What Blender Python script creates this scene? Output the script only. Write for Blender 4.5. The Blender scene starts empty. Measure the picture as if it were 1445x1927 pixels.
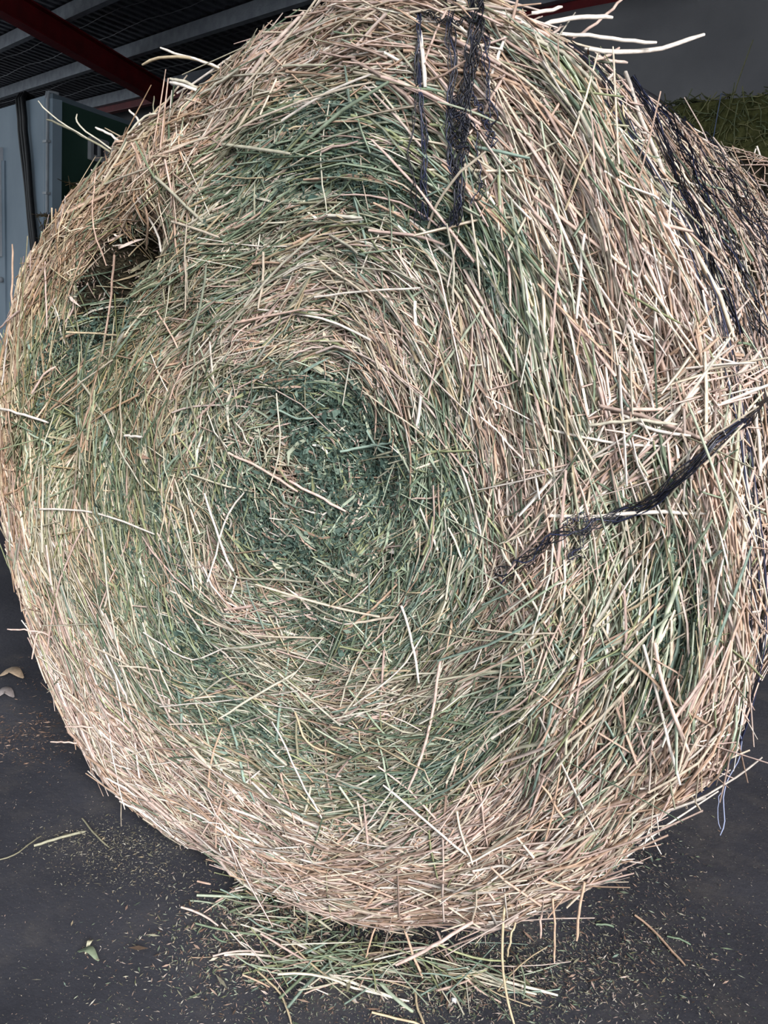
import bpy, bmesh, math
import numpy as np
from mathutils import Vector

scene = bpy.context.scene
COL = scene.collection
rng = np.random.default_rng(7)

# ------------------------------------------------------------------ camera
IMG_W, IMG_H, FOCAL = 1445.0, 1927.0, 1660.0
CAM = np.array([.914, -1.161, 1.18])
YAW, TILT, ROLL = -.552, .251, .101
fw = np.array([math.sin(YAW) * math.cos(TILT), math.cos(YAW) * math.cos(TILT), -math.sin(TILT)])
r0 = np.array([math.cos(YAW), -math.sin(YAW), 0.0])
u0 = np.cross(r0, fw)
RT = math.cos(ROLL) * r0 + math.sin(ROLL) * u0
UP = -math.sin(ROLL) * r0 + math.cos(ROLL) * u0
cd = bpy.data.cameras.new('camera')
cd.sensor_fit = 'HORIZONTAL'
cd.sensor_width = 36.0
cd.lens = 36.0 * FOCAL / IMG_W
cd.clip_start = .02
cam = bpy.data.objects.new('camera', cd)
COL.objects.link(cam)
from mathutils import Matrix
cam.matrix_world = Matrix(((RT[0], UP[0], -fw[0], CAM[0]), (RT[1], UP[1], -fw[1], CAM[1]),
                           (RT[2], UP[2], -fw[2], CAM[2]), (0, 0, 0, 1)))
scene.camera = cam

# ------------------------------------------------------------------ sky, exposure
world = bpy.data.worlds.new('overcast_sky')
scene.world = world
world.use_nodes = True
bg = world.node_tree.nodes['Background']
bg.inputs[0].default_value = (.86, .93, 1.0, 1)
bg.inputs[1].default_value = .9
sun_d = bpy.data.lights.new('sun', 'SUN')
sun_d.energy = 4.2
sun_d.angle = math.radians(28)
sun_d.color = (1.0, .96, .95)
sun = bpy.data.objects.new('sun', sun_d)
COL.objects.link(sun)
sun_dir = Vector((-1.0, .70, -.62))          # light comes in low through the open right side of the shed
sun.rotation_euler = sun_dir.to_track_quat('-Z', 'Y').to_euler()
vs = scene.view_settings
vs.view_transform = 'Standard'
vs.look = 'None'
vs.gamma = 1.0
vs.use_curve_mapping = False
vs.exposure = 0.5

# ------------------------------------------------------------------ helpers
def ray(x, y):
    return fw + RT * (x - IMG_W / 2) / FOCAL - UP * (y - IMG_H / 2) / FOCAL
def hit_plane(x, y, n, c):          # n.P = c
    d = ray(x, y)
    return CAM + d * ((c - np.dot(n, CAM)) / np.dot(n, d))
def project(P):
    d = P - CAM
    z = d @ fw
    return np.stack([IMG_W / 2 + FOCAL * (d @ RT) / z, IMG_H / 2 - FOCAL * (d @ UP) / z], -1)
def lin(c):
    c = np.asarray(c, float) / 255.0
    return np.where(c <= .04045, c / 12.92, ((c + .055) / 1.055) ** 2.4)

def tag(o, label=None, cat=None, group=None, kind=None):
    if label: o['label'] = label
    if cat: o['category'] = cat
    if group: o['group'] = group
    if kind: o['kind'] = kind
    return o
def link(name, me, mats, parent=None):
    o = bpy.data.objects.new(name, me)
    COL.objects.link(o)
    for m in (mats if isinstance(mats, (list, tuple)) else [mats]):
        me.materials.append(m)
    if parent: o.parent = parent
    return o
def empty(name, loc):
    o = bpy.data.objects.new(name, None)
    o.empty_display_size = .1
    COL.objects.link(o)
    o.location = loc
    return o

def mesh_np(name, V, Fs, cols=None, smooth=True):
    """V (n,3); Fs (m,k) with constant k; cols (n,3) linear."""
    me = bpy.data.meshes.new(name)
    n, (m, k) = len(V), Fs.shape
    me.vertices.add(n)
    me.vertices.foreach_set('co', np.ascontiguousarray(V, np.float32).ravel())
    me.loops.add(m * k)
    me.loops.foreach_set('vertex_index', np.ascontiguousarray(Fs, np.int32).ravel())
    me.polygons.add(m)
    me.polygons.foreach_set('loop_start', np.arange(0, m * k, k, dtype=np.int32))
    if smooth:
        me.polygons.foreach_set('use_smooth', np.ones(m, bool))
    me.update(calc_edges=True)
    if cols is not None:
        a = me.attributes.new('Col', 'FLOAT_COLOR', 'POINT')
        c4 = np.ones((n, 4), np.float32)
        c4[:, :3] = cols
        a.data.foreach_set('color', c4.ravel())
    return me

def frames(P):
    """P (N,k,3) -> tangent, side, normal-ish frames"""
    T = np.empty_like(P)
    T[:, 1:-1] = P[:, 2:] - P[:, :-2]
    T[:, 0] = P[:, 1] - P[:, 0]
    T[:, -1] = P[:, -1] - P[:, -2]
    T /= np.linalg.norm(T, axis=2, keepdims=True) + 1e-12
    ref = np.zeros_like(T)
    ref[..., 1] = -1.0
    ref[..., 2] = .35
    ref[..., 0] = .21
    A = np.cross(T, ref)
    nn = np.linalg.norm(A, axis=2, keepdims=True)
    A = np.where(nn > .05, A / (nn + 1e-12), np.array([0, 0, 1.0]))
    B = np.cross(A, T)
    return T, A, B
def tubes(P, rad, col, sides=3, taper=.75):
    """P (N,k,3), rad (N,), col (N,3) -> V,F,C"""
    N, k, _ = P.shape
    T, A, B = frames(P)
    prof = np.ones(k)
    prof[-1] = taper
    ang = np.arange(sides) * 2 * np.pi / sides
    rr = rad[:, None, None, None] * prof[None, :, None, None]
    V = P[:, :, None, :] + rr * (A[:, :, None, :] * np.cos(ang)[None, None, :, None] + B[:, :, None, :] * np.sin(ang)[None, None, :, None])
    base = (np.arange(N) * k * sides)[:, None, None]
    i = np.arange(k - 1)[None, :, None]
    j = np.arange(sides)[None, None, :]
    a = base + i * sides + j
    b = base + i * sides + (j + 1) % sides
    Fq = np.stack([a, b, b + sides, a + sides], -1).reshape(-1, 4)
    C = np.repeat(col, k * sides, axis=0)
    return V.reshape(-1, 3), Fq, C
def ribbons(P, wid, col, roll):
    """flat blades; roll (N,) turns them about their length"""
    N, k, _ = P.shape
    T, A, B = frames(P)
    S = A * np.cos(roll)[:, None, None] + B * np.sin(roll)[:, None, None]
    w = wid[:, None, None] * np.interp(np.linspace(0, 1, k), [0, .25, .7, 1], [.6, 1, .9, .15])[None, :, None]
    V = np.stack([P - S * w, P + S * w], 2)
    base = (np.arange(N) * k * 2)[:, None]
    i = np.arange(k - 1)[None, :]
    a = base + i * 2
    Fq = np.stack([a, a + 1, a + 3, a + 2], -1).reshape(-1, 4)
    return V.reshape(-1, 3), Fq, np.repeat(col, k * 2, axis=0)
def cat(parts):
    V, Fq, C, o = [], [], [], 0
    for v, f, c in parts:
        V.append(v); Fq.append(f + o); C.append(c); o += len(v)
    return np.concatenate(V), np.concatenate(Fq), np.concatenate(C)

_w = [(rng.normal(size=2), rng.uniform(0, 6.28)) for _ in range(40)]
def wave(a, b, f, k0=0, n=6):
    """smooth pseudo noise about -1..1"""
    out = 0
    for q in range(n):
        d, ph = _w[(k0 + q) % 40]
        out = out + np.sin((a * d[0] + b * d[1]) * f * (1 + .3 * q) + ph + 1.3 * q)
    return out / (n * .6)

# ------------------------------------------------------------------ materials
def new_mat(name):
    m = bpy.data.materials.new(name)
    m.use_nodes = True
    nt = m.node_tree
    return m, nt, nt.nodes['Principled BSDF']
def noise_mat(name, c1, c2, scale=8.0, rough=.8, bump=0.0, bscale=60.0, metallic=0.0, detail=6.0, spec=.3):
    m, nt, b = new_mat(name)
    tc = nt.nodes.new('ShaderNodeTexCoord')
    n = nt.nodes.new('ShaderNodeTexNoise')
    n.inputs['Scale'].default_value = scale
    n.inputs['Detail'].default_value = detail
    nt.links.new(tc.outputs['Object'], n.inputs['Vector'])
    r = nt.nodes.new('ShaderNodeValToRGB')
    r.color_ramp.elements[0].position = .32
    r.color_ramp.elements[1].position = .68
    r.color_ramp.elements[0].color = (*lin(c1), 1)
    r.color_ramp.elements[1].color = (*lin(c2), 1)
    nt.links.new(n.outputs['Fac'], r.inputs['Fac'])
    nt.links.new(r.outputs['Color'], b.inputs['Base Color'])
    b.inputs['Roughness'].default_value = rough
    b.inputs['Metallic'].default_value = metallic
    b.inputs['Specular IOR Level'].default_value = spec
    if bump:
        n2 = nt.nodes.new('ShaderNodeTexNoise')
        n2.inputs['Scale'].default_value = bscale
        n2.inputs['Detail'].default_value = 8
        nt.links.new(tc.outputs['Object'], n2.inputs['Vector'])
        bp = nt.nodes.new('ShaderNodeBump')
        bp.inputs['Strength'].default_value = bump
        bp.inputs['Distance'].default_value = .02
        nt.links.new(n2.outputs['Fac'], bp.inputs['Height'])
        nt.links.new(bp.outputs['Normal'], b.inputs['Normal'])
    return m
def attr_mat(name, rough=.55, spec=.35, transl=0.0, var=.25):
    m, nt, b = new_mat(name)
    at = nt.nodes.new('ShaderNodeAttribute')
    at.attribute_name = 'Col'
    tc = nt.nodes.new('ShaderNodeTexCoord')
    n = nt.nodes.new('ShaderNodeTexNoise')
    n.inputs['Scale'].default_value = 90
    n.inputs['Detail'].default_value = 2
    nt.links.new(tc.outputs['Object'], n.inputs['Vector'])
    mr = nt.nodes.new('ShaderNodeMapRange')
    mr.inputs['From Min'].default_value = .3
    mr.inputs['From Max'].default_value = .7
    mr.inputs['To Min'].default_value = 1 - var
    mr.inputs['To Max'].default_value = 1 + var * .6
    nt.links.new(n.outputs['Fac'], mr.inputs['Value'])
    vm = nt.nodes.new('ShaderNodeVectorMath')
    vm.operation = 'SCALE'
    nt.links.new(at.outputs['Color'], vm.inputs[0])
    nt.links.new(mr.outputs['Result'], vm.inputs['Scale'])
    nt.links.new(vm.outputs['Vector'], b.inputs['Base Color'])
    b.inputs['Roughness'].default_value = rough
    b.inputs['Specular IOR Level'].default_value = spec
    return m

M_STALK = attr_mat('hay_stalk', .5, .4)
M_LEAF = attr_mat('hay_leaf', .7, .2)
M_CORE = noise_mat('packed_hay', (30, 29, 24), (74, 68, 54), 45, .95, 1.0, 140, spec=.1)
M_NET = attr_mat('black_net', .4, .5, var=.1)

# ------------------------------------------------------------------ the shed: axes
PSI = -.321
E1 = np.array([-math.cos(PSI), -math.sin(PSI), 0.0])      # along the back wall, to the left
E2 = np.array([-math.sin(PSI), math.cos(PSI), 0.0])       # into the shed
Z = np.array([0, 0, 1.0])
RZ0, RSL = 4.0, .105
def shed(e, s, z):
    return CAM * np.array([1, 1, 0]) + E1 * e + E2 * s + Z * z
def roof_z(s): return RZ0 - RSL * s
def hit_roof(x, y, dz=0.0):
    n = Z + E2 * RSL
    return hit_plane(x, y, n, RZ0 + RSL * np.dot(E2, CAM) + dz)
BACK_S = 5.9
EAVE_S = -1.6

def box_on(name, c, ax, ay, az, mat, parent=None, bev=0.0, smooth=False):
    """box centred at c with half-extent vectors ax ay az"""
    bm = bmesh.new()
    vs_ = []
    for i in (-1, 1):
        for j in (-1, 1):
            for k in (-1, 1):
                vs_.append(bm.verts.new(Vector(c + ax * i + ay * j + az * k)))
    for f in ((0, 1, 3, 2), (4, 6, 7, 5), (0, 4, 5, 1), (2, 3, 7, 6), (0, 2, 6, 4), (1, 5, 7, 3)):
        bm.faces.new([vs_[q] for q in f])
    bmesh.ops.recalc_face_normals(bm, faces=bm.faces)
    if bev:
        bmesh.ops.bevel(bm, geom=bm.edges[:], offset=bev, segments=2, affect='EDGES', profile=.5)
    me = bpy.data.meshes.new(name)
    bm.to_mesh(me); bm.free()
    return link(name, me, mat, parent)
def polyline_tube(name, pts, rad, mat, parent=None, sides=8, col=(60, 60, 60)):
    P = np.array(pts, float)[None]
    V, Fq, C = tubes(P, np.array([rad]), lin(col)[None], sides, 1.0)
    return link(name, mesh_np(name, V, Fq, C), mat, parent)

# ------------------------------------------------------------------ floor
M_FLOOR, nt, b = new_mat('worn_concrete')
tc = nt.nodes.new('ShaderNodeTexCoord')
def nz(scale, detail=8, rough=.6):
    n = nt.nodes.new('ShaderNodeTexNoise')
    n.inputs['Scale'].default_value = scale
    n.inputs['Detail'].default_value = detail
    n.inputs['Roughness'].default_value = rough
    nt.links.new(tc.outputs['Object'], n.inputs['Vector'])
    return n
def ramp(src, a, ca, bb, cb):
    r = nt.nodes.new('ShaderNodeValToRGB')
    r.color_ramp.elements[0].position = a
    r.color_ramp.elements[1].position = bb
    r.color_ramp.elements[0].color = (*ca, 1)
    r.color_ramp.elements[1].color = (*cb, 1)
    nt.links.new(src, r.inputs['Fac'])
    return r
base = ramp(nz(2.3).outputs['Fac'], .3, lin((40, 41, 48)), .7, lin((63, 64, 71)))
dust = ramp(nz(5.1, 10, .7).outputs['Fac'], .5, (0, 0, 0), .75, (.5, .5, .5))
speck = ramp(nz(260, 2).outputs['Fac'], .66, (0, 0, 0), .72, (.7, .7, .7))
mix1 = nt.nodes.new('ShaderNodeMixRGB')
nt.links.new(dust.outputs['Color'], mix1.inputs['Fac'])
nt.links.new(base.outputs['Color'], mix1.inputs[1])
mix1.inputs[2].default_value = (*lin((92, 88, 84)), 1)
mix2 = nt.nodes.new('ShaderNodeMixRGB')
nt.links.new(speck.outputs['Color'], mix2.inputs['Fac'])
nt.links.new(mix1.outputs['Color'], mix2.inputs[1])
mix2.inputs[2].default_value = (*lin((125, 118, 105)), 1)
nt.links.new(mix2.outputs['Color'], b.inputs['Base Color'])
b.inputs['Roughness'].default_value = .75
b.inputs['Specular IOR Level'].default_value = .25
bp = nt.nodes.new('ShaderNodeBump')
bp.inputs['Strength'].default_value = .35
bp.inputs['Distance'].default_value = .01
nt.links.new(nz(55, 10, .7).outputs['Fac'], bp.inputs['Height'])
nt.links.new(bp.outputs['Normal'], b.inputs['Normal'])
box_on('floor', shed(6, -4, -.1), E1 * 22, E2 * 14, Z * .1, M_FLOOR)
tag(bpy.data.objects['floor'], 'dark worn concrete floor of the shed', kind='structure')

# ------------------------------------------------------------------ walls, roof
M_WALL = noise_mat('grey_sheet', (84, 84, 86), (98, 97, 98), 3, .8)
M_FOIL = noise_mat('roof_foil', (54, 54, 60), (84, 84, 92), 14, .45, .6, 30, metallic=.35)
M_PURLIN = noise_mat('galvanised_steel', (132, 138, 146), (160, 165, 172), 9, .5, .2, 40, metallic=.3)
M_RED = noise_mat('red_steel', (96, 18, 24), (120, 24, 30), 5, .5, .15, 30)
M_WIRE = noise_mat('wire', (120, 122, 128), (150, 150, 155), 30, .4, metallic=.5)

o = box_on('wall_back', shed(8, BACK_S + .15, 1.9), E1 * 22, E2 * .05, Z * 1.9, M_WALL)
tag(o, 'grey sheet back wall of the shed', kind='structure')
# roof sheeting: trapezoid corrugation running down the slope
pitch, e_lo, e_hi = .19, -3.0, 26.0
ne = int((e_hi - e_lo) / pitch)
ee, hh = [], []
for i in range(ne):
    b0 = e_lo + i * pitch
    for q, h in ((0, 0), (.06, 0), (.08, .012), (.15, .012), (.17, 0)):
        ee.append(b0 + q); hh.append(h)
ee, hh = np.array(ee), np.array(hh)
ss = np.array([EAVE_S, 1.0, 3.5, BACK_S + .3])
V = np.array([shed(e, s, roof_z(s) + .16 + h) for s in ss for e, h in zip(ee, hh)])
n = len(ee)
Fq = np.array([(i * n + j, i * n + j + 1, (i + 1) * n + j + 1, (i + 1) * n + j) for i in range(len(ss) - 1) for j in range(n - 1)])
o = link('ceiling', mesh_np('ceiling', V, Fq, smooth=False), M_FOIL)
tag(o, 'dark corrugated shed roof with foil lining above the bale', kind='structure')
ceiling = o
# purlins, read off the photograph where they meet the red rafter
sl = [float(np.dot(E2, hit_roof(*q) - CAM)) for q in ((128, 38), (217, 118), (312, 172))]
step = (sl[2] - sl[0]) / 2
ps = [sl[0] - 4 * step, sl[0] - 3 * step, sl[0] - 2 * step, sl[0] - step] + sl
for s in ps:
    if s < EAVE_S + .1: continue
    bm = bmesh.new()
    prof = [(-.03, .15), (.03, .15), (.03, .14), (-.02, .14), (-.02, .01), (.035, .01), (.035, .03), (.045, .03), (.045, 0), (-.03, 0)]
    rings = []
    for e in (e_lo, e_hi):
        rings.append([bm.verts.new(Vector(shed(e, s + a, roof_z(s) + h))) for a, h in prof])
    k = len(prof)
    for i in range(k):
        bm.faces.new((rings[0][i], rings[0][(i + 1) % k], rings[1][(i + 1) % k], rings[1][i]))
    bm.faces.new(rings[0]); bm.faces.new(rings[1][::-1])
    bmesh.ops.recalc_face_normals(bm, faces=bm.faces)
    me = bpy.data.meshes.new('purlin'); bm.to_mesh(me); bm.free()
    link('purlin', me, M_PURLIN, ceiling)
# support wires under the foil between purlins
for a, c in zip(ps[:-1], ps[1:]):
    for q in (.36, .68):
        s = a + (c - a) * q
        if s < EAVE_S: continue
        pts = [shed(e, s + .02 * math.sin(e * 3.1 + s), roof_z(s) + .145 - .02 * abs(math.sin(e * 1.57))) for e in np.arange(e_lo, e_hi, .5)]
        polyline_tube('support_wire', pts, .004, M_WIRE, ceiling, 4)
# red rafter: I-beam below the purlins
A, B = hit_roof(62, 8, -.02), hit_roof(338, 176, -.02)
d = (B - A)
t_end = (BACK_S - .40 - np.dot(E2, A - CAM)) / np.dot(E2, d)
A, B = A - d * 2.2, A + d * t_end
dl = np.linalg.norm(B - A)
ax = (B - A) / dl
side = np.cross(ax, Z); side /= np.linalg.norm(side)
upv = np.cross(side, ax)
r_root = empty('rafter', Vector((A + B) / 2))
tag(r_root, 'dark red steel rafter under the roof at the upper left', 'beam')
def child_box(name, c, ax_, ay_, az_, mat, root):
    ob = box_on(name, c - np.array(root.location), ax_, ay_, az_, mat, root)
    return ob
mid = (A + B) / 2
child_box('bottom_flange', mid - upv * .26, ax * dl / 2, side * .09, upv * .008, M_RED, r_root)
child_box('top_flange', mid - upv * .01, ax * dl / 2, side * .09, upv * .008, M_RED, r_root)
child_box('web', mid - upv * .135, ax * dl / 2, side * .006, upv * .12, M_RED, r_root)
# red eave beam above the tarpaulin
q = hit_plane(1100, 6, E2, np.dot(E2, CAM) + BACK_S - .25)
ez = q[2]
o = box_on('eave_beam', shed(6, BACK_S - .2, ez), E1 * 12, E2 * .05, Z * .06, M_RED, None, .008)
tag(o, 'red steel beam along the top of the grey tarpaulin', 'beam')

# grey tarpaulin hung in front of the back wall
M_TARP = noise_mat('grey_tarpaulin', (122, 121, 124), (138, 137, 139), 2.2, .7, .15, 200)
eT = np.linspace(-6, 7.0, 140)
zT = np.linspace(.03, ez - .05, 26)
EE, ZZ = np.meshgrid(eT, zT)
fold = .035 * wave(EE * 1.2, ZZ * 1.6, 1.1, 3) + .05 * np.sin(EE * 1.3 + ZZ * .8) * (1 - ZZ / ez)
P = np.array([0, 0, 0]) + CAM * np.array([1, 1, 0]) + EE[..., None] * E1 + (BACK_S - .28 + fold)[..., None] * E2 + ZZ[..., None] * Z
na, nb = EE.shape
idx = np.arange(na * nb).reshape(na, nb)
Fq = np.stack([idx[:-1, :-1], idx[:-1, 1:], idx[1:, 1:], idx[1:, :-1]], -1).reshape(-1, 4)
o = link('tarpaulin', mesh_np('tarpaulin', P.reshape(-1, 3), Fq), M_TARP)
o.modifiers.new('thick', 'SOLIDIFY').thickness = .004
tag(o, 'grey tarpaulin curtain hanging behind the hay stack at right', 'tarpaulin')

# ------------------------------------------------------------------ site hut at the left
M_HUT = noise_mat('pale_blue_grey_cladding', (120, 136, 148), (134, 150, 162), 2, .6)
M_HUTG = noise_mat('dark_green_cladding', (58, 88, 78), (66, 98, 86), 2, .6)
M_WHITE = noise_mat('white_frame', (190, 192, 196), (205, 206, 210), 8, .5)
M_GLASS, nt, b = new_mat('dark_glass')
b.inputs['Base Color'].default_value = (.03, .035, .045, 1)
b.inputs['Roughness'].default_value = .08
M_BLIND = noise_mat('pale_blind', (150, 150, 165), (165, 165, 180), 30, .7)
M_BLACK = noise_mat('black_hose', (16, 16, 18), (26, 26, 28), 20, .5)
M_COND = noise_mat('grey_conduit', (140, 145, 150), (160, 165, 170), 10, .5)
d = ray(99, 185)
cor = CAM + d / np.hypot(d[0], d[1]) * 8.6
hz = cor[2]
lef = hit_plane(0, 213, Z, hz)
rig = hit_plane(236, 233, Z, hz)
dL = lef - cor; dL /= np.linalg.norm(dL)
dR = rig - cor; dR /= np.linalg.norm(dR)
WL, WR = 6.0, 2.6
hut = empty('site_hut', Vector((cor[0], cor[1], 0)))
tag(hut, 'pale grey site hut with dark green end wall behind the bale', 'hut')
hb = np.array([cor[0], cor[1], 0])
foot = [np.zeros(3), dL * WL, dL * WL + dR * WR, dR * WR]
nL = np.cross(dL, Z); nL = nL * (-1 if np.dot(nL, cor - CAM) > 0 else 1); nL /= np.linalg.norm(nL)
nR = np.cross(dR, Z); nR = nR * (-1 if np.dot(nR, cor - CAM) > 0 else 1); nR /= np.linalg.norm(nR)
def slab(name, a, bpt, zlo, zhi, nrm, th, mat, parent, off=np.zeros(3)):
    c = (a + bpt) / 2 + Z * (zlo + zhi) / 2 - nrm * th / 2 + off
    dirv = (bpt - a) / 2
    return box_on(name, c, dirv, nrm * th / 2, Z * (zhi - zlo) / 2, mat, parent)
slab('front_wall', foot[0], foot[1], 0, hz, nL, .08, M_HUT, hut)
slab('end_wall', foot[0] + dR * .1, foot[3], 0, hz, nR, .08, M_HUTG, hut)
slab('corner_trim', foot[0], foot[0] + dR * .1, 0, hz, nR, .085, M_HUT, hut)
slab('rear_wall', foot[2], foot[3], 0, hz, -nL, .08, M_HUT, hut)
slab('far_wall', foot[1], foot[2], 0, hz, -nR, .08, M_HUT, hut)
bm = bmesh.new()
lo = [bm.verts.new(Vector(p * 1.0 + Z * (hz + .0))) for p in foot]
hi = [bm.verts.new(Vector(p * 1.0 + Z * (hz + .04))) for p in foot]
bm.faces.new(lo); bm.faces.new(hi[::-1])
for i in range(4): bm.faces.new((lo[i], lo[(i + 1) % 4], hi[(i + 1) % 4], hi[i]))
bmesh.ops.recalc_face_normals(bm, faces=bm.faces)
me = bpy.data.meshes.new('hut_roof'); bm.to_mesh(me); bm.free()
link('hut_roof', me, M_HUT, hut)
# window on the front wall: px of its near edge
def on_front(x, y): return hit_plane(x, y, nL, np.dot(nL, hb)) - hb
def on_end(x, y): return hit_plane(x, y, nR, np.dot(nR, hb)) - hb
wt, wb = on_front(4, 284), on_front(12, 478)
a0 = np.dot(wt, dL)
w_ = empty('window', (0, 0, 0)); w_.parent = hut
w_['label'] = 'white framed sash window with blind'
def wbox(name, c, hx, hzz, ht, mat, par, dirv, nrm):
    return box_on(name, c, dirv * hx, nrm * ht, Z * hzz, mat, par)
zt, zb = wt[2], wb[2]
wc = dL * (a0 + .45) + Z * (zt + zb) / 2
wh = (zt - zb) / 2
wbox('blind', wc + nL * .01, .43, wh, .012, M_BLIND, w_, dL, nL)
for sgn in (-1, 1):
    wbox('frame_side', wc + dL * sgn * .45 + nL * .02, .028, wh + .03, .03, M_WHITE, w_, dL, nL)
for zz in (-wh, -.15, wh):
    wbox('frame_rail', wc + Z * zz + nL * .02, .45, .025, .03, M_WHITE, w_, dL, nL)
for k in range(14):
    wbox('blind_slat', wc + Z * (-wh + .06 + k * (2 * wh - .1) / 13) + nL * .03, .42, .022, .003, M_BLIND, w_, dL, nL)
# little window on the green end wall
g1, g2 = on_end(168, 262), on_end(196, 303)
gc = (g1 + g2) / 2; gc = dR * np.dot(gc, dR) + Z * gc[2]
gh, gw = abs(g1[2] - g2[2]) / 2, abs(np.dot(g2 - g1, dR)) / 2
w2 = empty('window', (0, 0, 0)); w2.parent = hut
w2['label'] = 'small white framed window in green wall'
wbox('pane', gc + nR * .005, gw, gh, .008, M_GLASS, w2, dR, nR)
for sgn in (-1, 0, 1):
    wbox('frame_side', gc + dR * sgn * gw + nR * .015, .022 if sgn else .012, gh + .02, .02, M_WHITE, w2, dR, nR)
for sgn in (-1, 1):
    wbox('frame_rail', gc + Z * sgn * gh + nR * .015, gw, .025, .02, M_WHITE, w2, dR, nR)
# black hoses over the roof edge and grey conduits at the corner
for k in range(3):
    top = on_front(44 + 5 * k, 192); a_ = np.dot(top, dL)
    bot = on_front(70 + 3 * k, 470); b_ = np.dot(bot, dL)
    pts = [dL * (a_ + .12) - nL * .1 + Z * (hz + .07), dL * (a_ + .06) + nL * .01 + Z * (hz + .1), dL * (a_) + nL * .05 + Z * (hz + .05),
           dL * (a_ - .02) + nL * .04 + Z * (hz - .12)]
    for t in np.linspace(.1, 1, 8):
        pts.append(dL * (a_ + (b_ - a_) * t + .01 * math.sin(9 * t + k)) + nL * .04 + Z * (hz - .1 + (bot[2] - hz + .1) * t))
    pts.append(pts[-1] * np.array([1, 1, 0]) + Z * .02)
    polyline_tube('hose', pts, .022, M_BLACK, hut)
for k in range(2):
    a_ = .035 + .05 * k
    pts = [dL * a_ - nL * .06 + Z * (hz + .05), dL * a_ + nL * .02 + Z * (hz + .05), dL * a_ + nL * .03 + Z * (hz - .02)]
    pts += [dL * (a_ + .004 * math.sin(5 * t)) + nL * .03 + Z * (hz * (1 - t)) for t in np.linspace(.1, .985, 7)]
    polyline_tube('conduit', pts, .014, M_COND, hut)
for zz in np.arange(.4, hz, .42):
    wbox('conduit_clip', dL * .06 + nL * .03 + Z * zz, .05, .01, .018, M_COND, hut, dL, nL)
kb = on_front(9, 527)
bpy.ops.mesh.primitive_uv_sphere_add(segments=12, ring_count=8, radius=.03)
ko = bpy.context.object; ko.name = 'door_knob'; ko.parent = hut
ko.location = Vector(dL * np.dot(kb, dL) + nL * .04 + Z * kb[2]); ko.data.materials.append(M_COND)
dk = np.dot(kb, dL)
wbox('door', dL * (dk + .38) + Z * 1.0 + nL * .005, .45, .98, .012, M_HUT, hut, dL, nL)

# ------------------------------------------------------------------ the round bale: surface
CZ, RB = .8, .8
BALE_L = 1.22
sil = [(590, 2), (500, 60), (400, 135), (330, 185), (250, 250), (170, 330), (100, 425), (50, 515), (20, 600), (2, 760), (4, 900), (25, 1060),
       (60, 1170), (100, 1280), (150, 1390), (225, 1500), (300, 1590), (400, 1660), (480, 1700), (600, 1740), (720, 1758), (850, 1760), (980, 1742),
       (1100, 1680), (1200, 1600), (1300, 1505), (1380, 1400), (1435, 1290), (1440, 1100), (1425, 900), (1390, 700), (1335, 520), (1270, 350),
       (1228, 260), (1192, 178), (1164, 146), (1110, 92), (1060, 40), (1020, 2), (900, -52), (740, -60)]
YN = np.array([0, 1.0, 0])
pol = []
for q in sil:
    Pq = hit_plane(q[0], q[1], YN, .03)
    zq = max(Pq[2], .022)
    pol.append((math.atan2(zq - CZ, Pq[0]), math.hypot(zq - CZ, Pq[0]) - .026))
pol.sort()
pa = np.array([a for a, _ in pol]); pr = np.array([r for _, r in pol])
TG = np.linspace(-np.pi, np.pi, 721)
RG = np.interp(TG, pa, pr, period=2 * np.pi)
ker = np.exp(-(np.arange(-24, 25) / 10.0) ** 2); ker /= ker.sum()
RG = np.convolve(np.concatenate([RG[-25:-1], RG, RG[1:25]]), ker, 'valid')
def rout(th):
    return np.interp((th + np.pi) % (2 * np.pi) - np.pi, TG, RG)
SWC = hit_plane(605, 885, YN, -.03)
SX, SZ = SWC[0], SWC[2] - CZ
CR = .055                                   # corner radius as fraction of RB
DOME = .045
def bale_raw(s, th):
    s = np.asarray(s, float); th = np.asarray(th, float)
    q = np.where(s < 1 - CR, s, 1.0)
    y = -DOME * (1 - np.minimum(s, 1) ** 2)
    y = np.where(s > 1 + CR, (s - 1) * RB, y)
    t = np.clip((s - (1 - CR)) / (2 * CR), 0, 1) * np.pi / 2
    inc = (s >= 1 - CR) & (s <= 1 + CR)
    y0 = -DOME * (1 - (1 - CR) ** 2)
    q = np.where(inc, 1 - CR + CR * np.sin(t), q)
    y = np.where(inc, y0 + (CR * RB - y0) * (1 - np.cos(t)), y)
    sh = np.clip(1 - s, 0, 1) ** 1.3
    r = q * rout(th)
    return np.stack([SX * sh + r * np.cos(th), y, CZ + SZ * sh + r * np.sin(th)], -1)
RELIEF = []
def relief(s, th, P):
    d = .010 * wave(P[..., 0] * 9, P[..., 2] * 9 + P[..., 1] * 7, 1.0, 5) + .007 * wave(s * 38, th * 2.5, 1.0, 11) + .004 * wave(s * 80, th * 5, 1.0, 21)
    for (c, tx, rx, a, b, h) in RELIEF:
        dv = P - c
        d = d + h * np.exp(-((dv @ tx) / a) ** 2 - ((dv @ rx) / b) ** 2)
    return d * np.clip(s * 4, .35, 1)
def bale_pt(s, th, off=0.0):
    e = 1e-3
    s = np.maximum(np.asarray(s, float), .004)
    P = bale_raw(s, th)
    ds = bale_raw(s + e, th) - bale_raw(s - e, th)
    dt = bale_raw(s, th + e) - bale_raw(s, th - e)
    n = np.cross(ds, dt)
    n /= np.linalg.norm(n, axis=-1, keepdims=True) + 1e-12
    h = relief(s, th, P) + off
    Pn = P + n * h[..., None]
    Pn[..., 2] = np.maximum(Pn[..., 2], .004)
    return Pn, n
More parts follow.
